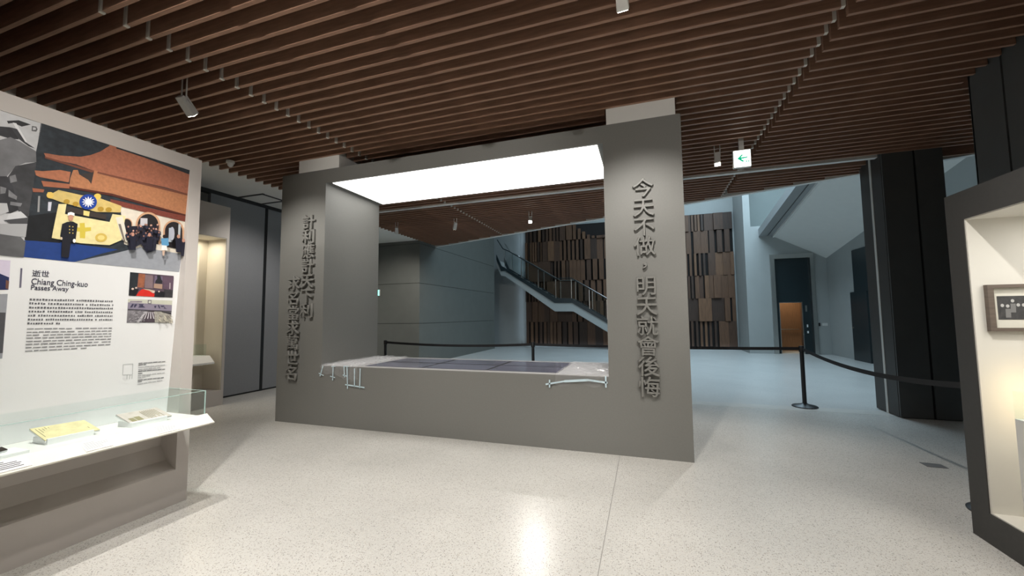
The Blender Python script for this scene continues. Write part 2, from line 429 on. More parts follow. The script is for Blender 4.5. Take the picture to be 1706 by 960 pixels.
# the printed board leans: flush with the frame at its top, recessed at its foot
TB = 0.066
B_N = Vector((1, 0, -TB)).normalized(); B_U = Vector((TB, 0, 1)).normalized(); B_0 = Vector((1.497, 0, 2.772))
def on_board(x, y, off=0.0):
    d = px_ray(x, y); t = (B_0 - CAM).dot(B_N) / d.dot(B_N)
    return CAM + d * t + B_N * off
pn = thing('exhibition_wall', 'pale freestanding exhibition wall with a printed board of photographs and text', 'display wall', (1.0, -3.6, 0))
Y0 = -5.3
m = MB(); m.box(.75, PX, -2.215, PYE, 0, PZ); m.box(.75, PX, Y0, -2.215, 2.775, PZ); m.box(.75, PX, Y0, -2.215, 0, .275)
m.box(.75, RX - .05, Y0, -2.215, .275, 2.775); m.box(.75, PX, Y0 - .1, Y0, 0, PZ)
m.build('frame', M_greige, pn)
m = MB(); m.prism([(RX - .05, Y0, .275), (PX, Y0, .275), (RX + .02, Y0, .34), (RX - .05, Y0, .45)], (0, -2.215 - Y0, 0)); m.build('cove', M_greige, pn)
_p = [B_0 + Vector((0, Y0, 0)), B_0 + Vector((0, -2.216, 0)), B_0 - B_U * 2.05 + Vector((0, -2.216, 0)), B_0 - B_U * 2.05 + Vector((0, Y0, 0))]
m = MB(); m.prism(_p, tuple(-B_N * .02)); board = m.build('print_board', M_board, pn)

class Print:
    """a flat print made of coloured shapes lying on the board"""
    def __init__(self, sx, sy, ox, oy): self.k = (sx, sy, ox, oy); self.m = MB(); self.m.keep = True; self.mats = []; self.n = 0
    def pt(self, p, lay):
        return tuple(on_board(p[0] / self.k[0] + self.k[2], p[1] / self.k[1] + self.k[3], .0008 + .00018 * lay))
    def add(self, pts, rgb, noise=0.0, ns=30):
        name = 'ink_%d_%d_%d_%d' % (*rgb, int(noise * 100))
        mm = mat(name, lin(*rgb), .5, noise=noise, nscale=ns)
        if mm not in self.mats: self.mats.append(mm)
        self.n += 1
        P = [self.pt(p, self.n) for p in pts]
        a = sum(P[i][1] * P[(i + 1) % len(P)][2] - P[(i + 1) % len(P)][1] * P[i][2] for i in range(len(P)))
        if a < 0: P = P[::-1]
        self.m.poly(P, self.mats.index(mm))
    def disc(self, cx, cy, rx, ry, rgb, n=20, a0=0, a1=2 * math.pi, noise=0):
        self.add([(cx + rx * math.cos(a0 + (a1 - a0) * i / n), cy + ry * math.sin(a0 + (a1 - a0) * i / n)) for i in range(n + (0 if abs(a1 - a0) > 6.2 else 1))], rgb, noise)
    def done(self, name, label):
        o = self.m.build(name, self.mats, board); o['label'] = label; return o

# colour photograph of a ceremony before a temple
p = Print(3, 3, 0, 140)
p.add([(205, 185), (960, 425), (895, 940), (115, 865), (150, 560), (180, 330)], (44, 50, 56), .35, 26)
p.add([(600, 600), (932, 660), (905, 880), (800, 860), (620, 800)], (222, 212, 196), .06)
p.add([(560, 850), (700, 815), (908, 850), (895, 940), (370, 890)], (150, 153, 160), .06)
p.add([(120, 782), (300, 790), (590, 828), (500, 850), (370, 890), (115, 865)], (30, 60, 124), .1)
p.add([(135, 660), (290, 640), (300, 795), (122, 780)], (22, 24, 28), .3)
p.add([(240, 590), (258, 590), (252, 635), (238, 635)], (205, 205, 215)); p.add([(190, 560), (200, 560), (196, 640), (186, 640)], (150, 150, 150))
p.add([(218, 345), (240, 348), (300, 358), (400, 364), (450, 356), (500, 338), (545, 310), (548, 294), (560, 300), (584, 300), (580, 322), (720, 368), (952, 455), (946, 552), (830, 518), (640, 475), (480, 438), (380, 402), (300, 385), (228, 366)], (166, 104, 80), .16, 60)
p.add([(222, 362), (480, 437), (640, 474), (946, 551), (945, 562), (640, 486), (480, 450), (224, 371)], (118, 70, 54))
p.add([(480, 445), (640, 486), (944, 560), (935, 655), (760, 605), (560, 548), (345, 512), (350, 470), (365, 430), (388, 430), (395, 452), (470, 462)], (178, 120, 84), .14, 60)
p.add([(395, 452), (470, 440), (470, 490), (455, 500), (440, 480)], (60, 52, 50)); p.add([(470, 432), (488, 434), (470, 500), (455, 500)], (184, 122, 86))
p.add([(172, 432), (210, 436), (300, 430), (352, 440), (342, 492), (200, 466), (178, 456)], (176, 112, 82), .14, 50)
p.add([(205, 484), (345, 500), (356, 524), (215, 512)], (166, 102, 74), .1); p.add([(160, 520), (220, 528), (215, 542), (164, 540)], (158, 96, 72))
p.add([(345, 512), (560, 548), (760, 605), (935, 655), (934, 664), (560, 560), (345, 522)], (84, 40, 30))
p.add([(550, 575), (932, 662), (931, 690), (550, 600)], (120, 60, 48), .2, 80)
for cx, cy, rx, y1 in ((738, 705, 62, 802), (866, 735, 52, 830), (632, 700, 28, 790)):
    p.add([(cx - rx, y1 - 20)] + [(cx - rx * math.cos(math.pi * i / 12), cy - rx * 1.05 * math.sin(math.pi * i / 12)) for i in range(13)] + [(cx + rx, y1)], (206, 160, 126))
    r2 = rx * .84
    p.add([(cx - r2, y1 - 18)] + [(cx - r2 * math.cos(math.pi * i / 12), cy - r2 * 1.05 * math.sin(math.pi * i / 12)) for i in range(13)] + [(cx + r2, y1)], (36, 32, 34))
p.add([(700, 670), (735, 672), (735, 720), (698, 720)], (200, 196, 200)); p.add([(842, 720), (856, 718), (860, 790), (840, 790)], (180, 190, 200))
p.add([(890, 700), (902, 702), (896, 800), (886, 800)], (190, 196, 200))
# flower-decked float
p.add([(236, 540), (262, 545), (290, 530), (400, 555), (480, 565), (605, 610), (600, 642), (480, 640), (300, 590), (262, 575), (238, 570)], (208, 182, 112), .1)
p.disc(248, 556, 18, 16, (226, 190, 96)); p.disc(485, 562, 18, 14, (228, 196, 92))
p.add([(290, 600), (330, 600), (322, 650), (545, 690), (560, 650), (625, 660), (605, 780), (545, 806), (400, 796), (256, 770), (262, 735)], (228, 214, 158), .07)
p.add([(330, 612), (530, 655), (526, 678), (326, 640)], (58, 50, 46)); p.add([(415, 632), (446, 638), (442, 662), (414, 656)], (228, 208, 130))
p.add([(395, 696), (420, 694), (422, 718), (452, 716), (452, 734), (424, 738), (422, 772), (396, 770), (396, 738), (374, 736), (374, 716), (396, 718)], (206, 184, 70))
for c in ((330, 588), (375, 600), (540, 628), (500, 625)): p.disc(c[0], c[1], 16, 12, (176, 140, 50), 10)
p.disc(502, 768, 30, 22, (208, 178, 88)); p.disc(502, 768, 18, 12, (228, 206, 128))
p.add([(575, 668), (610, 662), (640, 798), (610, 780), (590, 720)], (222, 216, 200)); p.add([(588, 700), (600, 700), (624, 790), (614, 784)], (120, 110, 100))
# round blue emblem with a white twelve-rayed sun
p.disc(437, 590, 44, 38, (26, 62, 150), 28)
for k in range(12):
    a = k * math.pi / 6
    p.add([(437 + 34 * math.cos(a), 590 + 29 * math.sin(a)), (437 + 20 * math.cos(a - .22), 590 + 17 * math.sin(a - .22)), (437 + 20 * math.cos(a + .22), 590 + 17 * math.sin(a + .22))], (245, 245, 248))
p.disc(437, 590, 18, 15.5, (245, 245, 248))
# guard officer in a dark uniform and white cap
p.add([(330, 690), (306, 700), (296, 760), (306, 775), (302, 862), (322, 868), (340, 866), (350, 790), (372, 790), (384, 700), (360, 688)], (24, 24, 34))
p.disc(349, 668, 13, 17, (196, 146, 120), 14); p.add([(332, 658), (335, 644), (350, 640), (368, 646), (368, 660), (350, 654)], (238, 238, 238))
for c in ((343, 712), (343, 728), (343, 744), (359, 714), (359, 730), (359, 746)): p.disc(c[0], c[1], 3.2, 3.2, (216, 190, 100), 6)
p.disc(366, 784, 8, 10, (238, 236, 232), 8); p.disc(302, 772, 5, 8, (210, 190, 170), 8)
# crowd
rr = random.Random(5)
p.add([(625, 712), (790, 706), (772, 832), (730, 845), (700, 800), (640, 832)], (34, 34, 48), .4, 60)
for i in range(46):
    x = rr.uniform(625, 790); y = rr.uniform(705, 770)
    p.disc(x, y + 9, 8, 11, rr.choice([(26, 26, 36), (40, 40, 58), (52, 40, 44)]), 6); p.disc(x, y - 3, 4.5, 5, rr.choice([(180, 130, 112), (160, 116, 100), (205, 160, 140)]), 6)
for x, y in ((652, 760), (735, 762), (880, 770), (905, 790)):
    p.add([(x - 16, y), (x + 16, y), (x + 14, y + 70), (x - 12, y + 70)], (28, 28, 44)); p.disc(x, y - 8, 8, 10, (190, 140, 120), 8)
p.add([(792, 772), (828, 770), (832, 806), (820, 812), (796, 808)], (92, 150, 188)); p.add([(796, 806), (820, 808), (824, 832), (794, 830)], (236, 234, 230))
p.disc(808, 762, 8, 9, (40, 30, 28), 8); p.add([(798, 832), (812, 832), (808, 858), (800, 858)], (200, 170, 150))
p.disc(848, 748, 12, 34, (176, 178, 190), 10)
p.done('photo_print', 'colour photo of a ceremony float before an orange temple roof')

# black and white photograph at the left edge of the frame
p = Print(3.555, 3.555, 0, 170)
p.add([(-420, -120), (0, 25), (250, 120), (212, 300), (160, 760), (140, 922), (0, 908), (-420, 905)], (196, 196, 198), .05)
p.add([(40, 112), (110, 108), (182, 134), (128, 146), (80, 124), (48, 128)], (40, 40, 42)); p.add([(75, 122), (96, 126), (160, 236), (140, 240)], (226, 226, 228))
p.add([(-200, 120), (0, 145), (60, 150), (100, 182), (110, 222), (60, 218), (0, 200), (-200, 200)], (46, 46, 50), .2)
p.add([(62, 150), (100, 160), (148, 236), (208, 276), (168, 262), (112, 220)], (58, 58, 62))
p.add([(188, 142), (214, 146), (222, 162), (214, 176), (186, 172)], (96, 96, 98)); p.add([(194, 150), (210, 152), (212, 164), (194, 166)], (196, 196, 198))
p.add([(-300, 200), (0, 225), (60, 208), (120, 236), (212, 292), (214, 356), (150, 360), (90, 384), (40, 440), (-300, 480)], (120, 120, 123), .15, 14)
p.add([(90, 380), (214, 356), (196, 500), (165, 690), (120, 660), (60, 590), (40, 450)], (66, 66, 69), .3, 16)
p.add([(-300, 440), (40, 440), (75, 500), (110, 640), (60, 660), (-300, 640)], (54, 54, 58), .4, 14)
for q in ([(55, 440), (90, 430), (100, 470), (60, 480)], [(50, 520), (100, 560), (96, 580), (48, 560)], [(0, 500), (36, 510), (30, 540), (0, 545)], [(60, 590), (130, 600), (120, 620), (58, 610)]): p.add(q, (128, 128, 131), .2)
p.add([(-300, 590), (40, 600), (50, 650), (0, 670), (-300, 670)], (188, 188, 190)); p.add([(50, 662), (120, 648), (140, 664), (166, 690), (30, 714)], (206, 206, 208), .05)
p.add([(20, 700), (166, 684), (160, 722), (60, 722)], (72, 72, 75)); p.add([(-300, 720), (160, 722), (150, 800), (0, 790), (-300, 790)], (168, 168, 170))
p.add([(-300, 790), (0, 782), (120, 800), (150, 830), (138, 921), (0, 908), (-300, 905)], (92, 92, 94), .25, 10)
p.done('photo_print', 'large black and white photo of men in suits')

# two small photographs at the right of the board
p = Print(10.105, 10.105, 205, 450)
p.add([(118, 35), (852, 100), (830, 465), (92, 430)], (88, 72, 84), .12)
p.add([(118, 35), (260, 48), (240, 250), (200, 440), (92, 430)], (40, 44, 48), .25); p.add([(262, 60), (372, 70), (350, 300), (240, 290)], (150, 92, 66), .2)
p.add([(372, 80), (500, 90), (500, 310), (360, 300)], (128, 108, 112), .08); p.add([(535, 95), (668, 108), (660, 240), (520, 225)], (110, 96, 118))
p.add([(570, 90), (625, 95), (640, 160), (660, 185), (655, 234), (535, 225), (545, 180), (572, 150)], (40, 40, 46)); p.add([(520, 228), (660, 240), (655, 320), (512, 300)], (168, 138, 120))
p.add([(670, 110), (852, 125), (838, 340), (680, 320)], (96, 76, 92), .1); p.add([(680, 322), (838, 338), (830, 465), (690, 458)], (56, 54, 58), .3)
p.add([(330, 315), (430, 325), (540, 350), (500, 385), (440, 360)], (196, 176, 150)); p.add([(320, 320), (440, 348), (480, 380), (528, 400), (520, 452), (212, 436), (262, 365)], (208, 44, 34), .05)
p.add([(530, 372), (600, 350), (700, 370), (690, 460), (520, 452)], (28, 28, 34), .3); p.add([(100, 330), (260, 320), (215, 436), (92, 430)], (30, 30, 34), .3)
for c in ((158, 318, 22), (215, 300, 18), (505, 368, 26), (600, 362, 16)): p.disc(c[0], c[1], c[2], c[2] * .8, (214, 190, 176), 10)
p.add([(778, 215), (794, 217), (790, 320), (774, 318)], (190, 176, 180))
p.done('photo_print', 'small photo of a hall with a red carpet')
p = Print(10.105, 10.105, 205, 450)
p.add([(84, 488), (828, 515), (804, 888), (58, 890)], (128, 124, 128), .25, 40)
p.add([(84, 488), (828, 515), (822, 590), (80, 545)], (196, 196, 180), .04); p.add([(120, 520), (320, 522), (320, 548), (110, 545)], (140, 130, 140), .2)
p.add([(82, 545), (822, 590), (812, 690), (78, 655)], (138, 130, 146), .06)
for q in ([(150, 570), (185, 572), (150, 630), (115, 632)], [(190, 575), (240, 575), (200, 632), (180, 630)], [(260, 575), (345, 575), (330, 600), (270, 600)], [(270, 608), (330, 600), (375, 632), (250, 632)],
          [(520, 605), (560, 600), (545, 640), (530, 640)], [(580, 592), (600, 590), (625, 650), (600, 640)], [(625, 600), (690, 600), (680, 620), (640, 620)], [(690, 600), (705, 640), (740, 652), (690, 650)]): p.add(q, (58, 56, 80))
p.add([(415, 505), (475, 508), (472, 572), (412, 566)], (104, 96, 104)); p.add([(428, 518), (464, 520), (460, 560), (424, 556)], (206, 206, 192))
p.add([(76, 655), (810, 690), (808, 702), (74, 668)], (70, 66, 74))
p.add([(380, 700), (520, 690), (530, 880), (310, 880)], (74, 64, 72), .3)
for i in range(5): p.add([(400 + i * 26, 705), (412 + i * 26, 705), (410 + i * 30 - (2 - i) * 22, 820), (392 + i * 30 - (2 - i) * 22, 820)], (206, 202, 206))
p.add([(520, 700), (640, 700), (800, 760), (804, 888), (530, 880)], (164, 160, 150), .25, 60)
p.add([(640, 700), (800, 720), (800, 740), (650, 712)], (40, 38, 46)); p.add([(360, 700), (400, 702), (260, 885), (220, 880)], (200, 196, 200))
rr = random.Random(9)
for i in range(60):
    x = rr.uniform(85, 360); y = rr.uniform(690, 870); p.add([(x, y), (x + 22, y - 8), (x + 26, y - 2), (x + 4, y + 6)], rr.choice([(190, 186, 190), (86, 82, 90), (160, 156, 160)]))
for i in range(40):
    x = rr.uniform(560, 790); y = rr.uniform(760, 870); p.add([(x, y), (x + 8, y - 4), (x + 34, y + 26), (x + 26, y + 30)], rr.choice([(120, 112, 108), (206, 200, 180)]))
p.done('photo_print', 'small black and white photo of a crowded square')
# two photographs cut off at the left edge of the frame
p = Print(4.366, 4.366, 0, 400)
p.add([(-230, 128), (76, 150), (62, 362), (-230, 372)], (206, 196, 214), .04); p.add([(-230, 215), (0, 245), (66, 272), (60, 362), (-230, 368)], (32, 40, 84), .1); p.add([(42, 290), (66, 300), (60, 358), (40, 352)], (110, 74, 62))
p.done('photo_print', 'cut-off photo with a lilac sky')
p = Print(4.366, 4.366, 0, 400)
p.add([(-230, 402), (56, 392), (16, 862), (-230, 900)], (148, 150, 156), .05); p.add([(-230, 520), (40, 528), (20, 822), (-230, 850)], (74, 74, 78), .1)
p.done('photo_print', 'cut-off grey photo low on the board')

# writing on the board
def bpt(x, y, lay=.0016): return on_board(x, y, lay)
def board_text(name, body, x0, y0, x1, y1, hpx, m, bold=0.0):
    a, b = bpt(x0, y0), bpt(x1, y1); top = bpt(x0, y0 - hpx)
    w = (b - a).length; h = (top - a).length
    text_obj(name, body, .05, m, board, a, (0, 1, 0), B_U, width=w, bold=bold, height=h)
M_title = mat('title_ink', (.03, .03, .055), .6)
board_text('title_text', '逝世', 53, 459.5, 81.5, 460, 11, M_title, .0006)
board_text('title_text', 'Chiang Ching-kuo', 51.5, 473.5, 146, 477, 13.5, M_title, .0006)
board_text('title_text', 'Passes Away', 51, 483, 114, 484.5, 11.5, M_title, .0006)
a = bpt(35.5, 447); b_ = bpt(33.5, 479)
_m = MB(); _h = Vector((0, .004, 0)); _m.prism([a - _h, a + _h, b_ + _h, b_ - _h], tuple(B_N * .0006)); _m.build('title_rule', mat('rule_ink', (.13, .12, .17), .6), board)
# the small print is too fine to read in the photograph: rows of unreadable marks
def greek(name, x0, y0, x1, y1, hpx, m, unit, gap, seed):
    rr = random.Random(seed); a, b = bpt(x0, y0), bpt(x1, y1); h = (bpt(x0, y0 - hpx) - a).length; w = b.y - a.y
    mb = MB(); y = a.y
    while y < b.y - unit * .3:
        u = unit * rr.uniform(.7, 1.25); e = min(y + u, b.y); z = a.z + (b.z - a.z) * (y - a.y) / w
        q0 = Vector((a.x + (b.x - a.x) * (y - a.y) / w, 0, z)); u1 = B_U * h * rr.uniform(.75, 1); mb.prism([q0 + Vector((0, y, 0)), q0 + Vector((0, e, 0)), q0 + Vector((0, e, 0)) + u1, q0 + Vector((0, y, 0)) + u1], tuple(B_N * .0006)); y = e + gap * rr.choice([.6, .8, 1, 1.2, 3.0 if rr.random() < .25 else 1])
    return mb.build(name, m, board)
rows = [(49, 500.5, 189, 503.5), (48.5, 507, 188.3, 510), (48, 514, 187.5, 515.5), (47.5, 520.5, 187, 521.8), (46.5, 527.3, 187, 527.8), (46, 534, 186.5, 534.2), (45.2, 540.5, 99.5, 540.5)]
for i, r in enumerate(rows): greek('paragraph_line', *r, 3.3, mat('paragraph_ink', (.11, .11, .12), .7), .0085, .0045, i)
rows = [(44.5, 549, 186, 547.5), (44.2, 554.5, 185.6, 552.2), (43.8, 559.5, 185.2, 556.8), (43.3, 564.5, 184.8, 561.2), (43, 570, 184.5, 565.6), (42.4, 575, 184, 570.4), (42.2, 580.5, 183.5, 575), (41.5, 586, 144, 580.8)]
for i, r in enumerate(rows): greek('paragraph_line', *r, 1.9, M_inkg, .030, .006, 30 + i)
for i, (y0_, y1_, xe_) in enumerate(((606.5, 603.4, 275), (609.2, 0, 243), (613, 609, 275), (616.8, 613, 268), (619.8, 616, 274.5), (623.6, 0, 239), (627, 622, 274), (630.6, 626.4, 250), (634.6, 630.2, 273), (637, 0, 236), (641, 634.6, 270))):
    bold_ = i in (0, 1, 4, 5, 8, 9)
    greek('caption_line', 230.5 - i * .17, y0_, xe_, y1_ or (y0_ - (xe_ - 230) * .07), 1.8, M_inkg if bold_ else mat('pale_ink', (.45, .45, .46), .7), .03, .004, 60 + i)
MI = mat('diagram_ink', (.42, .43, .43), .7)
def bline(x0, y0, x1, y1, w=.0035):
    a, b = bpt(x0, y0), bpt(x1, y1); d = (b - a).normalized(); n = Vector((0, -d.z, d.y)) * w / 2
    return [a - n, b - n, b + n, a + n]
mb = MB()
for l in ((205, 607.5, 221, 606.2), (221, 606.2, 220.3, 624), (220.3, 624, 204, 625), (204, 625, 205, 607.5), (211.5, 625, 211, 632), (216, 625, 215.5, 632), (220, 624.5, 219.5, 631.5)): mb.prism(bline(*l), (.0005, 0, 0))
mb.build('layout_diagram', MI, board)

# ---------------------------------------------------------------- vitrine on the exhibition wall
GX, GY, GZ, DZ = 1.812, -2.215, .925, .737
vc = thing('glass_vitrine', 'long low glass vitrine fixed to the pale exhibition wall', 'display case', (1.6, -3.6, .6))
m = MB(); m.box(RX, 1.80, Y0, GY, .70, DZ - .012); m.build('deck', M_white, vc)
m = MB(); m.prism([(1.80, Y0, DZ), (1.815, Y0, DZ + .006), (1.905, Y0, .682), (1.90, Y0, .672), (1.62, Y0, .612), (1.62, Y0, .70), (1.80, Y0, .70)], (0, -2.20 - Y0, 0))
lip = m.build('sloping_lip', mat('ivory_metal', (.74, .71, .63), .45), vc)
box('bracket', M_white, RX, 1.62, -2.36, -2.30, .612, .70, vc)
t = .006
box('glass_top', M_glass, RX, GX, Y0, GY, GZ - t, GZ, vc)
box('glass_front', M_glass, GX - t, GX, Y0, GY - t, DZ, GZ - t, vc)
box('glass_side', M_glass, RX, GX, GY - t, GY, DZ, GZ - t, vc)
for nm, bx in (('glass_edge', (GX - t, GX + .001, Y0, GY, GZ - .0005, GZ + .0025)), ('glass_edge', (RX, GX, GY - .002, GY + .001, GZ - .001, GZ + .002)), ('glass_edge', (GX - .002, GX + .002, GY - t, GY + .001, DZ, GZ))):
    box(nm, M_glass_edge, *bx, vc)
def sheet(name, label, cat, pts_px, m, front_z, back_z, lines):
    """a document on a low stand: corners given as photo pixels back-left, back-right, front-right, front-left"""
    th = thing(name, label, cat, tuple(on_plane(*pts_px[2], 2, front_z)))
    P = [on_plane(*pts_px[0], 2, back_z), on_plane(*pts_px[1], 2, back_z), on_plane(*pts_px[2], 2, front_z), on_plane(*pts_px[3], 2, front_z)]
    n = (P[1] - P[0]).cross(P[3] - P[0]).normalized()
    if n.z < 0: n = -n
    mb = MB(); mb.prism([q + n * .000 for q in P], tuple(n * .004)); mb.build('paper', m, th)
    mb = MB(); mb.prism([q - n * .002 for q in P], tuple(-n * .010)); mb.build('backing', M_card, th)
    mb = MB()
    for (u0, v0, u1, v1) in lines:
        f = lambda u, v: (P[0] * (1 - u) + P[1] * u) * (1 - v) + (P[3] * (1 - u) + P[2] * u) * v + n * .0045
        mb.prism([f(u0, v0), f(u1, v0), f(u1, v1), f(u0, v1)], tuple(n * .0004))
    if lines: mb.build('printed_lines', mat('faded_ink_' + name, tuple(c * .42 for c in m.node_tree.nodes['Principled BSDF'].inputs['Base Color'].default_value[:3]), .8), th)
    lo = min(P, key=lambda q: q.z); mb = MB()
    c = (P[0] + P[1] + P[2] + P[3]) / 4
    mb.box(c.x - .09, c.x + .07, c.y - .11, c.y + .11, DZ - .012, c.z - .022); mb.build('stand', M_card, th)
z3 = lambda a, b: (a / 2.824, 620 + b / 2.824)
rr = random.Random(3)
ln = [(.06 + .055 * i, rr.uniform(.08, .2), .075 + .055 * i, rr.uniform(.6, .92)) for i in range(7)] + [(.54 + .055 * i, rr.uniform(.08, .2), .555 + .055 * i, rr.uniform(.55, .92)) for i in range(7)]
sheet('document', 'yellowed folded document with columns of writing inside the vitrine', 'document', [z3(138, 270), z3(395, 228), z3(470, 272), z3(212, 325)], M_paperY, .752, .815, ln)
ln = [(.08, .55, .2, .86), (.22, .5, .36, .86)] + [(.5 + .05 * i, .12, .515 + .05 * i, rr.uniform(.5, .9)) for i in range(8)]
sheet('document', 'brownish grey open booklet inside the vitrine, near its glass end', 'booklet', [z3(545, 203), z3(735, 168), z3(808, 206), z3(615, 245)], M_paperG, .752, .815, ln)
sheet('document', 'dark small object inside the vitrine at the photo edge', 'exhibit', [z3(-90, 372), z3(8, 354), z3(36, 366), z3(-60, 392)], mat('dark_leather', (.05, .035, .03), .6), .752, .775, [])
# caption cards on the sloping lip
ln_n = Vector((.055, 0, .09)).normalized()
def card(label, ya, yb, seed, dark=False):
    th = thing('caption_card', label, 'caption card', (1.86, (ya + yb) / 2, .71), group='caption cards on the vitrine lip')
    A = Vector((1.822, ya, .7345)); B = Vector((1.894, ya, .6895)); dY = Vector((0, yb - ya, 0)); n = (B - A).cross(dY).normalized()
    if n.z < 0: n = -n
    mb = MB(); mb.prism([A + n * .002, B + n * .002, B + dY + n * .002, A + dY + n * .002], tuple(n * .002)); mb.build('card', M_card, th)
    mb = MB(); rr = random.Random(seed)
    for i in range(5):
        v0 = .14 + i * .15; e = rr.uniform(.7, .94) if i else .5
        f = lambda u, v: A + (B - A) * v + dY * u + n * .0043
        mb.prism([f(.06, v0), f(e, v0), f(e, v0 + .06), f(.06, v0 + .06)], tuple(n * .0004))
    mb.build('printed_lines', MI if not dark else M_ink, th)
card('caption card on the vitrine lip in front of the greyish booklet', -2.58, -2.44, 1)
card('caption card on the vitrine lip in front of the yellowed document', -2.96, -2.83, 2)
card('caption card on the vitrine lip cut by the photo edge', -3.36, -3.185, 3, True)

# ---------------------------------------------------------------- showcase wall on the far left, partitions
sc_ = thing('showcase_wall', 'beige showcase wall with a lit niche, behind the exhibition wall', 'showcase', (-2.2, -1.2, 0))
sx = -1.89
m = MB(); m.box(-2.42, sx, .54, .585, 0, 3.50); m.box(-2.42, sx, -3.4, .54, 2.93, 3.50); m.box(-2.42, sx, -3.4, .54, 0, .26); m.box(-2.42, -2.36, -3.4, .54, .26, 2.93); m.box(-2.42, sx, -3.5, -3.4, 0, 3.5)
m.build('body', M_greige, sc_)
m = MB(); m.box(-2.36, sx - .01, .532, .539, .262, 2.928); m.box(-2.36, -2.352, -3.4, .532, .262, 2.928); m.box(-2.352, sx - .01, -3.4, .532, 2.918, 2.928); m.build('niche_lining', M_cream, sc_)
box('graphic_strip', mat('mottled_black', (.05, .05, .052), .6, noise=.9, nscale=30), -2.350, -2.346, -.9, .20, 1.72, 2.86, sc_)
m = MB(); m.prism([(-2.35, -3.39, .86), (-2.05, -3.39, .86), (-1.93, -3.39, .75), (-1.93, -3.39, .72), (-2.05, -3.39, .78), (-2.35, -3.39, .78)], (0, 3.39 + .44, 0)); m.build('display_ledge', M_white, sc_)
m = MB(); m.box(-2.35, -2.06, .38, .385, .86, 1.06); m.box(-2.065, -2.06, -3.39, .38, .86, 1.06); m.build('glass_cover', M_glass, sc_)
area_light('niche_lamp', (-2.12, -.4, 2.88), .3, 1.6, 16, (1.0, .9, .72))
def partition(label, y0, y1):
    th = thing('folding_partition', label, 'partition', (-2.5, (y0 + y1) / 2, 0), group='grey folding partition panels')
    box('panel', M_part, -2.52, -2.44, y0, y1, .03, 3.84, th, bevel=.004)
    box('bottom_seal', M_black, -2.51, -2.45, y0, y1, 0, .03, th); box('edge_profile', M_black, -2.53, -2.435, y1, y1 + .06, .0, 3.84, th)
partition('grey folding partition panel next to the beige showcase wall', .60, 1.72)
partition('grey folding partition panel half hidden behind the portal', 1.79, 2.95)
m = MB(); m.box(-2.54, -2.42, .0, 2.8, 3.84, 3.906); m.build('t', M_black).name = 'ceiling_track'
tag(bpy.data.objects['ceiling_track'], 'black partition track directly over the grey panels', 'ceiling track', 'black ceiling tracks')
for lab, q in (('black ceiling track crossing the soffit farther back', (-2.45, -1.80, 1.60, 1.64)), ('black ceiling track crossing the soffit nearer the showcase wall', (-2.45, -1.76, 1.10, 1.14)), ('black ceiling track along the soffit edge', (-1.82, -1.78, 1.14, 2.6))):
    tag(box('ceiling_track', M_black, *q, 3.893, 3.906), lab, 'ceiling track', 'black ceiling tracks')
# dome camera at the slat edge
dc = thing('dome_camera', 'small white dome security camera under the ceiling slats', 'camera', (-.62, -.36, HS))
m = MB(); m.lathe([(0, HS), (.055, HS), (.055, HS - .03), (.04, HS - .035)], -.62, -.36); m.build('mount', M_alu, dc, smooth=True)
m = MB(); m.lathe([(.042, HS - .03), (.042, HS - .055), (.03, HS - .08), (.012, HS - .092), (0, HS - .094)], -.62, -.36); m.build('dome', mat('dome_white', (.7, .7, .7), .15), dc, smooth=True)

# ---------------------------------------------------------------- dark columns and showcase on the right
c1 = thing('clad_column', 'tall dark grey clad column with a pale vertical guide rail, beyond the barrier', 'column', (8.95, 3.05, 0), group='dark clad columns')
box('core', M_joint, 8.60, 9.24, 2.72, 3.40, 0, 4.6, c1)
box('panel', M_dkgrey, 8.56, 8.925, 2.70, 2.73, .012, 4.6, c1); box('panel', M_dkgrey, 8.955, 9.26, 2.70, 2.73, .012, 4.6, c1)
box('panel', M_dkbrown, 8.555, 8.60, 2.73, 2.985, .012, 4.6, c1); box('panel', M_dkbrown, 8.555, 8.60, 3.045, 3.32, .012, 4.6, c1)
gr = box('guide_rail', M_alu, 8.55, 8.60, 2.988, 3.042, 0, HS + .1, c1); gr['label'] = 'pale vertical shutter guide rail'
c2 = thing('clad_column', 'nearly black clad column rising behind the dark showcase', 'column', (8.75, 0, 0), group='dark clad columns')
box('core', M_joint, 8.36, 9.1, -.60, .62, 0, 4.6, c2)
box('panel', M_dkgrey, 8.335, 8.362, -.61, .24, 0, 4.6, c2); box('panel', M_dkgrey, 8.335, 8.362, .262, .635, 0, 4.6, c2)
box('panel', M_dkgrey, 8.335, 9.1, .62, .64, 0, 4.6, c2)

sh = thing('dark_showcase', 'charcoal freestanding showcase with a bright cream interior', 'showcase', (7.75, -3.2, 0))
qx, q1 = 7.233, -.843
m = MB(); m.box(qx, 8.30, -1.0, q1, 0, 2.317); m.box(qx, 8.30, -5.6, -1.0, 2.125, 2.317); m.box(qx, 8.30, -5.6, -1.0, 0, .198); m.box(8.24, 8.30, -5.6, -1.0, .198, 2.125); m.box(qx, 8.30, -5.7, -5.6, 0, 2.317)
m.build('body', mat('charcoal_paint', (.050, .048, .046), .55, noise=.05, nscale=30), sh)
m = MB(); m.box(qx + .006, 8.24, -1.012, -1.0, .199, 2.124); m.box(8.228, 8.24, -5.6, -1.012, .199, 2.124); m.box(qx + .006, 8.228, -5.6, -1.012, 2.116, 2.125); m.box(qx + .006, 8.228, -5.6, -1.012, .198, .206)
m.build('lining', mat('showcase_lining', (.74, .72, .66), .65), sh)
area_light('showcase_lamp', (7.75, -1.9, 2.10), .5, 1.2, 13, (1.0, .97, .92))
area_light('showcase_led', (7.45, -1.20, .95), .05, .3, .45, (1.0, .76, .40), (-.3, 1, -.15))
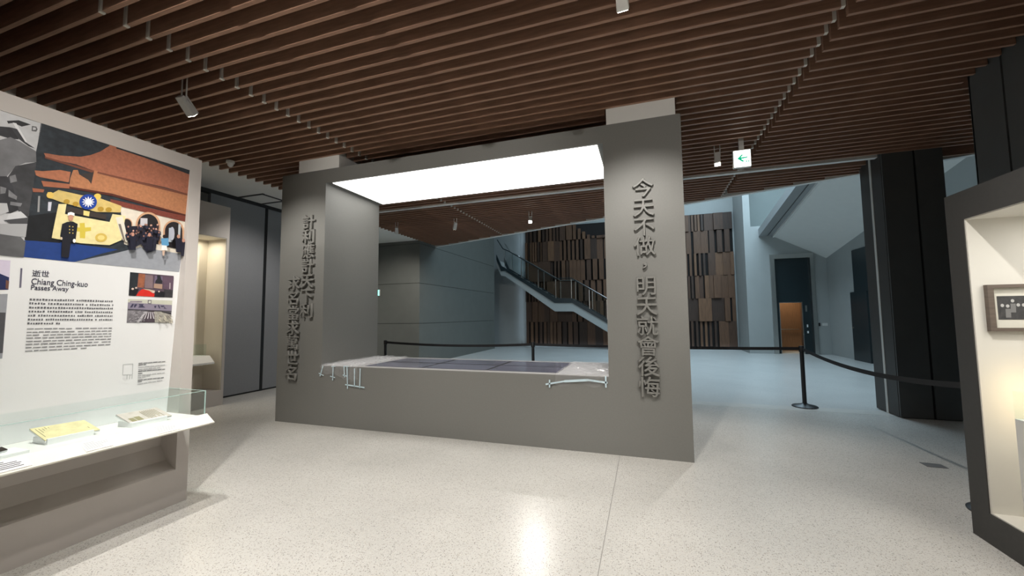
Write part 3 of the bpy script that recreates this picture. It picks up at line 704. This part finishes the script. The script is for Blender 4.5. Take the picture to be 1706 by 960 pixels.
def on_end(x, y): return on_plane(x, y, 1, -1.03)
a = on_end(1640, 475); b_ = on_end(1645.5, 552)
fr = thing('picture_frame', 'brown wooden picture frame with a black and white group photo in the dark showcase', 'picture frame', (a.x + .25, -1.03, b_.z))
fx0, fx1, fz0, fz1 = a.x + .004, a.x + .46, b_.z, a.z
for bx in ((fx0, fx1, fz1 - .022, fz1), (fx0, fx1, fz0, fz0 + .022), (fx0, fx0 + .03, fz0 + .022, fz1 - .022), (fx1 - .03, fx1, fz0 + .022, fz1 - .022)):
    box('moulding', M_frame, bx[0], bx[1], -1.045, -1.013, bx[2], bx[3], fr)
box('mount', mat('cream_mount', (.70, .68, .60), .8), fx0 + .03, fx1 - .03, -1.022, -1.013, fz0 + .022, fz1 - .022, fr)
ph = box('photo', mat('photo_dark', (.05, .05, .052), .5, noise=.3, nscale=40), fx0 + .055, fx1 - .055, -1.024, -1.021, fz0 + .075, fz1 - .075, fr)
mb = MB(); rr = random.Random(4); pale = mat('photo_pale', (.5, .5, .49), .5); mid = mat('photo_mid', (.2, .2, .2), .5)
pw = fx1 - fx0 - .11; phh = fz1 - fz0 - .15
for i in range(13):
    cx = fx0 + .07 + pw * (i + .3) / 13.5; cz = fz0 + .075 + phh * rr.uniform(.52, .86)
    pts = [(cx + .009 * math.cos(w * math.pi / 4), -1.0245, cz + .011 * math.sin(w * math.pi / 4)) for w in range(8)]
    mb.prism(pts, (0, -.0006, 0), rr.choice([0, 1, 0]))
    if rr.random() < .75: mb.prism([(cx - .013, -1.0245, cz - .075), (cx + .012, -1.0245, cz - .075), (cx + .014, -1.0245, cz - .018), (cx - .012, -1.0245, cz - .018)], (0, -.0006, 0), rr.choice([0, 1, 1, 2]))
mb.build('figures', [pale, mid, MATS['photo_dark']], ph)['kind'] = 'stuff'
# acrylic stand with a document
a = on_plane(1686, 652, 1, -1.25); b_ = on_plane(1690, 699, 1, -1.25)
st = thing('acrylic_stand', 'clear acrylic box stand with papers inside the dark showcase', 'display stand', (a.x + .12, -1.3, .206))
box('pedestal', M_white, a.x + .02, a.x + .32, -1.50, -1.22, .206, b_.z - .002, st)
m = MB(); m.box(a.x, a.x + .30, -1.255, -1.25, b_.z, a.z); m.box(a.x, a.x + .005, -1.48, -1.255, b_.z, a.z); m.box(a.x + .295, a.x + .30, -1.48, -1.255, b_.z, a.z); m.build('acrylic_box', M_glass, st)
box('edge', M_frame, a.x, a.x + .30, -1.49, -1.485, a.z - .004, a.z, st); box('edge', M_frame, a.x - .001, a.x + .003, -1.49, -1.485, b_.z, a.z, st)
box('paper', M_paperG, a.x + .03, a.x + .26, -1.44, -1.29, b_.z, b_.z + .004, st)
box('label_plate', mat('pale_lilac_print', (.55, .55, .60), .6), a.x + .03, a.x + .31, -1.506, -1.5, b_.z - .14, b_.z - .01, st)

# ---------------------------------------------------------------- barrier posts and belts
POSTS = [((7.545, 3.136), 'black barrier post standing right of the grey portal'), ((7.62, -.46), 'black barrier post mostly hidden beyond the dark showcase')]
pA = on_plane(888, 583, 1, 3.22); pB = on_plane(642, 583, 1, 3.22)
POSTS += [((pA.x, 3.22), 'black barrier post seen above the bench, in front of the wood wall'), ((pB.x, 3.22), 'black barrier post seen beside the portal pillar, by the grey block')]
for (x, y), lab in POSTS:
    th = thing('barrier_post', lab, 'barrier post', (x, y, 0), group='black barrier posts')
    m = MB(); m.lathe([(0, 0), (.175, 0), (.178, .012), (.165, .022), (.06, .045), (.035, .06), (0, .06)], x, y, 28); m.build('base', M_black, th, smooth=True)
    m = MB(); m.lathe([(.030, .05), (.030, .88)], x, y, 16); m.build('pole', M_black, th, smooth=True)
    m = MB(); m.lathe([(.030, .87), (.039, .875), (.039, .955), (.034, .968), (0, .972)], x, y, 16); m.build('belt_head', M_black, th, smooth=True)
def belt(label, p, q, sag):
    m = MB(); n = 14; P, Q = Vector((*p, 0)), Vector((*q, 0)); d = (Q - P).normalized(); nn = Vector((-d.y, d.x, 0)) * .0012
    P = P + d * .036; Q = Q - d * .036
    rows_ = []
    for i in range(n + 1):
        t_ = i / n; c = P.lerp(Q, t_); z = .925 - sag * 4 * t_ * (1 - t_)
        rows_.append((c, z))
    for i in range(n):
        (a, za), (b, zb) = rows_[i], rows_[i + 1]
        m.quadbox([tuple(a - nn + Vector((0, 0, za - .025))), tuple(b - nn + Vector((0, 0, zb - .025))), tuple(b + nn + Vector((0, 0, zb - .025))), tuple(a + nn + Vector((0, 0, za - .025))),
                   tuple(a - nn + Vector((0, 0, za + .025))), tuple(b - nn + Vector((0, 0, zb + .025))), tuple(b + nn + Vector((0, 0, zb + .025))), tuple(a + nn + Vector((0, 0, za + .025)))])
    tag(m.build('barrier_belt', M_belt), label, 'barrier belt', 'black barrier belts')
belt('black belt sagging from the post towards the dark showcase', POSTS[0][0], POSTS[1][0], .12)
belt('black belt running straight from the post behind the portal pillar', POSTS[0][0], POSTS[2][0], .02)
belt('black belt behind the bench between two posts', POSTS[2][0], POSTS[3][0], .05)
q = on_plane(1556, 776, 2, 0)
tag(box('floor_outlet', mat('outlet_metal', (.16, .16, .16), .4), q.x - .08, q.x + .08, q.y - .06, q.y + .06, 0, .004), 'small grey floor outlet cover near the dark showcase', 'floor outlet')

# ---------------------------------------------------------------- stair hall: wood wall
fwall = thing('wood_feature_wall', 'tall feature wall of stacked dark wooden battens under blue daylight', 'feature wall', (4.1, 14.35, 0))
box('backing', mat('batten_backing', (.012, .009, .008), .9), -.42, 8.78, 14.36, 14.42, .10, 5.86, fwall)
rowz = [.12, 1.19, 2.17, 3.15, 4.13, 5.11, 5.84]
bc = {}
rr = random.Random(21); nb = 0
for r in range(6):
    x = -.40; dense = rr.random() < .5
    while x < 8.74:
        w = rr.choice([.09, .09, .11, .13, .2]) if dense else rr.choice([.16, .28, .36, .5, .62])
        gap = rr.choice([.035, .06, .09]) if dense else rr.choice([.006, .012, .05])
        run = rr.uniform(.5, 1.3)
        x_end = min(x + run, 8.76)
        while x < x_end - .05 and nb < 298:
            ww = min(w, 8.77 - x); dep = rr.choice([.05, .08, .12, .16])
            z0, z1 = rowz[r], rowz[r + 1] - .004
            if r == 5 and 2.1 < x < 3.6: z1 = max(z0 + .12, z1 - (x - 2.1) * .85 - rr.uniform(0, .15))
            mi = rr.choice([0, 0, 1, 1, 2, 3])
            key = (round(ww, 3), dep, round(z1 - z0, 2), mi)
            if key in bc: o = bpy.data.objects.new('batten', bc[key]); C.objects.link(o)
            else: o = MB().box(0, ww, -dep, 0, 0, z1 - z0).build('batten', WOODS[mi]); bc[key] = o.data
            o.location = (x, 14.36, z0); o.parent = fwall; o.matrix_parent_inverse = fwall.matrix_world.inverted(); nb += 1
            x += ww + gap * (1 if dense or rr.random() < .3 else .2)
        x = max(x, x_end); dense = not dense if rr.random() < .8 else dense
print('battens', nb)
# pale lit border round the wood wall
m = MB(); m.box(-.66, -.43, 14.38, 14.42, .0, 6.3); m.box(-.43, 8.80, 14.30, 14.42, 0.0, .10); m.box(8.79, 8.84, 14.38, 14.42, .0, 5.9); struct(m.build('trim_4', M_white2), 'pale border round the wood wall')
area_light('wood_wall_cove', (-.72, 14.15, 3.0), .06, 5.5, 2.5, (.6, .8, 1.0), (.35, 1, 0))
area_light('wood_wall_plinth', (4.2, 14.02, .06), 9.0, .05, 4, (.6, .8, 1.0), (0, 1, -.15))

# stair with glass balustrade ---------------------------------------
stair = thing('staircase', 'stair with dark stringer, pale soffit and glass balustrade before the wood wall', 'staircase', (2.0, 13.5, 0))
YS0, YS1 = 13.05, 14.2
top = [(-1.49, 4.42), (-1.23, 3.86), (-1.07, 3.77), (1.36, 2.27), (2.07, 2.255), (3.58, 1.315), (5.45, .15)]
bot = [(-1.49, 4.18), (-1.26, 3.62), (-1.05, 3.62), (1.30, 2.06), (2.09, 2.045), (3.58, 1.15), (5.2, .12)]
sof = [(-1.49, 3.95), (-1.26, 3.40), (-1.05, 3.36), (1.30, 1.68), (2.13, 1.67), (3.57, .775), (4.75, .02)]
def ribbon(a, b, y0, y1, name, m, parent):
    mb = MB()
    for i in range(len(a) - 1):
        mb.quadbox([(b[i][0], y0, b[i][1]), (b[i + 1][0], y0, b[i + 1][1]), (b[i + 1][0], y1, b[i + 1][1]), (b[i][0], y1, b[i][1]),
                    (a[i][0], y0, a[i][1]), (a[i + 1][0], y0, a[i + 1][1]), (a[i + 1][0], y1, a[i + 1][1]), (a[i][0], y1, a[i][1])])
    return mb.build(name, m, parent)
ribbon(top, bot, YS0, YS0 + .06, 'stringer', M_navy, stair); ribbon(top, bot, YS1 - .06, YS1, 'stringer', M_navy, stair)
ribbon(bot, sof, YS0 + .03, YS1 - .03, 'soffit', M_white2, stair)
def zt_(x, pl):
    for (a, b) in zip(pl, pl[1:]):
        if a[0] <= x <= b[0]: return a[1] + (b[1] - a[1]) * (x - a[0]) / (b[0] - a[0])
    return pl[-1][1]
tread = None
for seg0, seg1 in ((-1.07, 1.36), (2.07, 5.2)):
    n = int((seg1 - seg0) / .29)
    for i in range(n):
        x0 = seg0 + i * (seg1 - seg0) / n; x1 = seg0 + (i + 1) * (seg1 - seg0) / n; z = zt_(x1, top) - .02
        if tread is None: tread = MB().box(0, (seg1 - seg0) / n, 0, YS1 - YS0 - .14, -.10, 0).build('step', M_blockw, stair); o = tread
        else: o = bpy.data.objects.new('step', tread.data); C.objects.link(o); o.parent = stair
        o.matrix_parent_inverse = stair.matrix_world.inverted(); o.location = (x0, YS0 + .07, z)
box('landing', M_blockw, 1.33, 2.10, YS0 + .07, YS1 - .07, 2.12, 2.24, stair)
for ys in (YS0 + .03, YS1 - .03):
    xs = [-1.07, -.25, .55, 1.36, 2.07, 2.85, 3.6, 4.5, 5.3]
    for a, b in zip(xs, xs[1:]):
        mb = MB(); za, zb = zt_(a, top), zt_(b, top); g = .02
        mb.prism([(a + g, ys, za + .02), (b - g, ys, zb + .02), (b - g, ys, zb + .86), (a + g, ys, za + .86)], (0, .012, 0)); mb.build('glass_panel', M_stair_glass, stair)
        box('baluster', M_steel, a - .012, a + .012, ys - .012, ys + .02, za, za + .84, stair)
    mb = MB(); mb.tube([(-1.45, ys, zt_(-1.45, top) + .80), (-1.16, ys, zt_(-1.16, top) + .86), (-.9, ys, zt_(-.9, top) + .90)] + [(x, ys, zt_(x, top) + .90) for x in xs[1:]], .022, 8); mb.build('handrail', M_navy if ys < 13.5 else M_steel, stair, smooth=True)

# lift lobby ---------------------------------------------------------
m = MB(); m.box(9.09, 9.66, 12.70, 14.42, 0, 4.83); m.box(11.03, 11.45, 12.70, 14.42, 0, 4.83); m.box(9.66, 11.03, 12.70, 14.42, 3.69, 4.83)
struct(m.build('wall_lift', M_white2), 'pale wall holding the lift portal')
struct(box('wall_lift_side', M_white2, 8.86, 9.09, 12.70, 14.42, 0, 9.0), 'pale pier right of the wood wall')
tag(box('glass_screen', M_stair_glass, 9.10, 11.44, 12.72, 12.735, 4.83, 7.2), 'glass screen above the lift portal wall', 'glass screen')
lf = thing('lift_portal', 'dark lift portal with steel jambs and an open warm-lit doorway', 'lift', (10.3, 12.8, 0))
box('jamb', M_steel, 9.66, 9.80, 12.62, 12.95, 0, 3.69, lf); box('jamb', M_steel, 10.92, 11.03, 12.62, 12.95, 0, 3.69, lf); box('head', M_steel, 9.80, 10.92, 12.62, 12.95, 3.53, 3.69, lf)
m = MB(); m.box(9.80, 9.935, 12.80, 12.95, 0, 3.53); m.box(10.64, 10.92, 12.80, 12.95, 0, 3.53); m.box(9.935, 10.64, 12.80, 12.95, 1.89, 3.53); m.build('dark_panel', M_navy, lf)
m = MB(); m.box(9.92, 9.94, 12.79, 12.96, 0, 1.90); m.box(10.635, 10.66, 12.79, 12.96, 0, 1.91); m.box(9.94, 10.635, 12.79, 12.96, 1.885, 1.905); m.build('door_frame', M_steel, lf)
box('call_plate', M_steel, 10.74, 10.80, 12.795, 12.80, 1.55, 1.78, lf); box('call_button', M_card, 10.76, 10.80, 12.79, 12.80, .98, 1.08, lf); box('call_button', M_card, 10.76, 10.81, 12.79, 12.80, .76, .84, lf)
m = MB(); m.box(9.70, 11.0, 14.10, 14.15, 0, 2.4); m.build('cab_back', M_warmwood, lf)
box('cab_side', M_warmwood, 9.66, 9.72, 12.96, 14.12, 0, 2.4, lf); box('cab_side', M_warmwood, 10.98, 11.03, 12.96, 14.12, 0, 2.4, lf)
box('cab_roof', M_dkbrown, 9.66, 11.03, 12.96, 14.15, 2.4, 2.45, lf); box('cab_floor', mat('cab_stone', (.7, .62, .5), .4), 9.72, 10.98, 12.96, 14.1, .0, .012, lf)
box('cab_panel', M_frame, 9.96, 10.06, 13.9, 14.1, .012, 1.9, lf); mb = MB(); mb.tube([(10.15, 14.03, .86), (10.9, 14.03, .86)], .018, 8); mb.build('cab_rail', M_steel, lf)
area_light('lift_cab_lamp', (10.4, 13.5, 2.36), .7, .5, 7, (1.0, .84, .62))
for lab, q in (('small black switch on the pale lift lobby wall', (11.09, 11.14, 1.02, 1.14)), ('small pale notice plate on the lift lobby wall', (11.2, 11.36, 1.03, 1.13))):
    tag(box('wall_plate', M_black if 'black' in lab else M_alu, q[0], q[1], 12.685, 12.70, q[2], q[3]), lab, 'wall plate')
# slanting white soffit over the lobby with its grooved edge
zs = lambda x, y: 4.374 - .562 * (x - 9.865) + .168 * (12.7 - y)
m = MB(); m.prism([(9.865, 12.7, zs(9.865, 12.7)), (11.45, 12.7, zs(11.45, 12.7)), (11.45, 4.6, zs(11.45, 4.6)), (9.865, 4.6, zs(9.865, 4.6))], (0, 0, .25)); struct(m.build('ceiling_slope', M_white), 'slanting white soffit over the lift lobby')
def edge_bar(x0, x1, dz0, dz1, mm, name, lab):
    m = MB(); m.quadbox([(x0, 4.6, zs(9.865, 4.6) + dz0), (x1, 4.6, zs(9.865, 4.6) + dz0), (x1, 12.7, zs(9.865, 12.7) + dz0), (x0, 12.7, zs(9.865, 12.7) + dz0),
                         (x0, 4.6, zs(9.865, 4.6) + dz1), (x1, 4.6, zs(9.865, 4.6) + dz1), (x1, 12.7, zs(9.865, 12.7) + dz1), (x0, 12.7, zs(9.865, 12.7) + dz1)])
    struct(m.build(name, mm), lab)
edge_bar(9.80, 9.865, -.02, .3, M_white, 'trim_5', 'white cove strip along the slanting soffit')
edge_bar(9.66, 9.80, .05, .3, mat('grey_soffit', (.30, .31, .31), .7), 'trim_6', 'grey band along the slanting soffit')
edge_bar(9.62, 9.66, .10, .3, M_joint, 'trim_7', 'dark groove along the slanting soffit')
edge_bar(9.35, 9.62, .05, .34, MATS['grey_soffit'], 'trim_8', 'outer grey band along the slanting soffit')
# dark service door in the right wall
dr = struct(box('door_1', M_navy, 11.40, 11.45, 10.01, 11.0, 0, 2.14), 'dark service door in the pale wall')
box('door_handle', M_steel, 11.36, 11.40, 10.88, 10.92, 1.0, 1.05, dr)
box('overpanel', M_navy, 11.42, 11.45, 9.6, 10.78, 2.14, 3.46, dr)

# ---------------------------------------------------------------- exit signs and spotlights
ex = thing('exit_sign', 'lit white exit sign with a green arrow under the slatted ceiling', 'exit sign', (6.48, 1.46, 3.6))
a = on_plane(1222, 252, 1, 1.46); b_ = on_plane(1251, 276, 1, 1.46)
box('housing', M_alu, a.x - .008, b_.x + .008, 1.462, 1.51, b_.z - .008, a.z + .004, ex)
box('face', M_exit, a.x, b_.x, 1.456, 1.462, b_.z, a.z - .004, ex)
box('bracket', M_alu, (a.x + b_.x) / 2 - .03, (a.x + b_.x) / 2 + .03, 1.47, 1.50, a.z, HS + .05, ex)
w_, h_ = b_.x - a.x, a.z - b_.z
u = lambda s, t_: (a.x + w_ * s, 1.4555, b_.z + h_ * t_)
mb = MB(); mb.prism([u(.20, .50), u(.48, .74), u(.56, .70), u(.42, .56), u(.82, .57), u(.82, .50), u(.44, .46), u(.64, .30), u(.50, .28)], (0, -.002, 0)); mb.build('arrow', M_green, ex)
mb = MB(); mb.prism([u(.72, .33), u(.75, .36), u(.78, .30), u(.84, .29), u(.80, .22), u(.76, .26), u(.72, .22), u(.70, .24)], (0, -.002, 0)); mb.prism([u(.86, .36), u(.92, .36), u(.92, .22), u(.86, .22)], (0, -.002, 0)); mb.build('running_figure', M_green, ex)
e2 = thing('exit_sign', 'tiny green exit sign on the grey block, beside the portal pillar', 'exit sign', (-2.4, 6.27, 2.2))
g = on_plane(631.5, 488, 1, 6.27)
box('housing', M_alu, g.x - .34, g.x + .03, 6.25, 6.29, g.z - .10, g.z + .10, e2); box('face', mat('exit_green_face', (.25, .95, .75), .5, emit=2.0), g.x - .33, g.x + .02, 6.246, 6.25, g.z - .09, g.z + .09, e2)

def spot(label, pos, target, energy, ang=50, blend=.6, color=(1.0, .90, .76), radius=.04, lens=True):
    P = Vector(pos); d = (Vector(target) - P).normalized()
    th = thing('spotlight', label, 'spotlight', (P.x, P.y, HS), group='white ceiling spotlights')
    q = d.to_track_quat('-Z', 'Y').to_matrix()
    sx_, sy_ = q @ Vector((1, 0, 0)), q @ Vector((0, 1, 0))
    def ring(c, rx, ry): return [c + sx_ * i * rx + sy_ * j * ry for i, j in ((-1, -1), (1, -1), (1, 1), (-1, 1))]
    m = MB(); A = ring(P - d * .19, .034, .026); B = ring(P, .042, .034); m.quadbox(A + B); m.build('housing', M_alu, th, bevel=.004)
    m = MB(); A = ring(P - d * .17 + sy_ * .05, .030, .010); B = ring(P + d * .0 + sy_ * .045, .034, .008); m.quadbox(A + B); m.build('heat_sink', M_alu, th)
    m = MB(); m.quadbox(ring(P + d * .0005, .034, .027) + ring(P + d * .003, .034, .027)); m.build('lens', M_lens, th)
    for s in (-1, 1):
        m = MB(); b0 = P - d * .13 + Vector((s * .035, 0, 0)); m.tube([b0, (b0.x, b0.y, HS + .12)], .007, 8); m.build('stem', M_alu, th)
    L = bpy.data.lights.new('lamp', 'SPOT'); L.energy = energy; L.spot_size = math.radians(ang); L.spot_blend = blend; L.color = color; L.shadow_soft_size = radius
    o = bpy.data.objects.new('lamp', L); C.objects.link(o); o.location = P + d * .03; o.rotation_euler = d.to_track_quat('-Z', 'Y').to_euler()
    return th
WARM = (1.0, .962, .905)
spot('white spotlight above the exhibition wall', (.80, -1.78, 3.60), (.5, 0, 2.1), 200, 66, .9, WARM)
spot('white twin-stem spotlight at the top edge of the photo', (5.09, -1.75, 3.62), (5.2, 0, 2.1), 200, 66, .9, WARM)
spot('brightest spotlight, seen through the portal opening', (2.78, 3.97, 3.60), (3.6, .4, .6), 120, 80, .7, WARM)
spot('dim spotlight seen through the portal beside the brightest one', (.86, 4.03, 3.60), (-1.0, 6.2, .8), 110, 80, .8, WARM)
spot('faint spotlight at the white soffit, seen through the portal', (-.70, 3.93, 3.60), (-2.2, 6.2, 1.4), 230, 80, .8, WARM)
spot('white spotlight next to the green arrow exit sign', (6.19, 1.55, 3.58), (5.9, .2, 0), 110, 80, .8, WARM)
spot('added white spotlight out of frame over the vitrine edge', (2.3, -3.15, 3.62), (2.6, -2.0, 0), 260, 92, .7, WARM)  # added lamp, out of view, brightening the floor beside the vitrine
spot('added white spotlight out of frame lighting the floor before the portal bench', (3.0, -3.0, 3.62), (2.9, -1.3, 0), 260, 90, .8, WARM)  # added fill lamp, unseen, for the floor before the portal
spot('added white spotlight out of frame in front of the portal pillar', (6.3, -2.3, 3.62), (6.3, -.9, 0), 230, 90, .8, WARM)  # unseen extra lamp put in to lift the floor here
spot('added white spotlight out of frame brightening the exhibition print', (3.9, -3.6, 3.62), (1.45, -3.0, 1.75), 165, 58, .8, WARM)  # added unseen lamp that brightens the printed board
spot('added white spotlight hidden behind the portal, brightening the folding partition', (-.35, 1.0, 3.62), (-2.4, 1.2, 1.3), 120, 90, .8, WARM)  # added lamp, kept hidden behind the portal, to brighten the partition
spot('added white spotlight out of frame over the floor behind the photographer', (5.0, -5.2, 3.62), (4.6, -4.0, 0), 260, 95, .8, WARM)  # added behind the camera for bounce from the floor
spot('added white spotlight out of frame near the back wall', (3.0, -6.6, 3.62), (3.0, -6.4, 0), 260, 100, .8, WARM)  # another unseen lamp added for bounce light towards the ceiling
spot('added white spotlight out of frame far behind, aimed at the top of the portal', (2.6, -6.3, 3.60), (2.4, 0, 3.3), 520, 44, .9, WARM)  # added unseen fill for the lintel, white boxes and slat fronts
spot('added white spotlight out of frame near the back wall, aimed at the pillar top', (6.6, -6.3, 3.60), (5.4, 0, 3.0), 260, 40, .9, WARM)  # added unseen fill for the upper part of the pillar
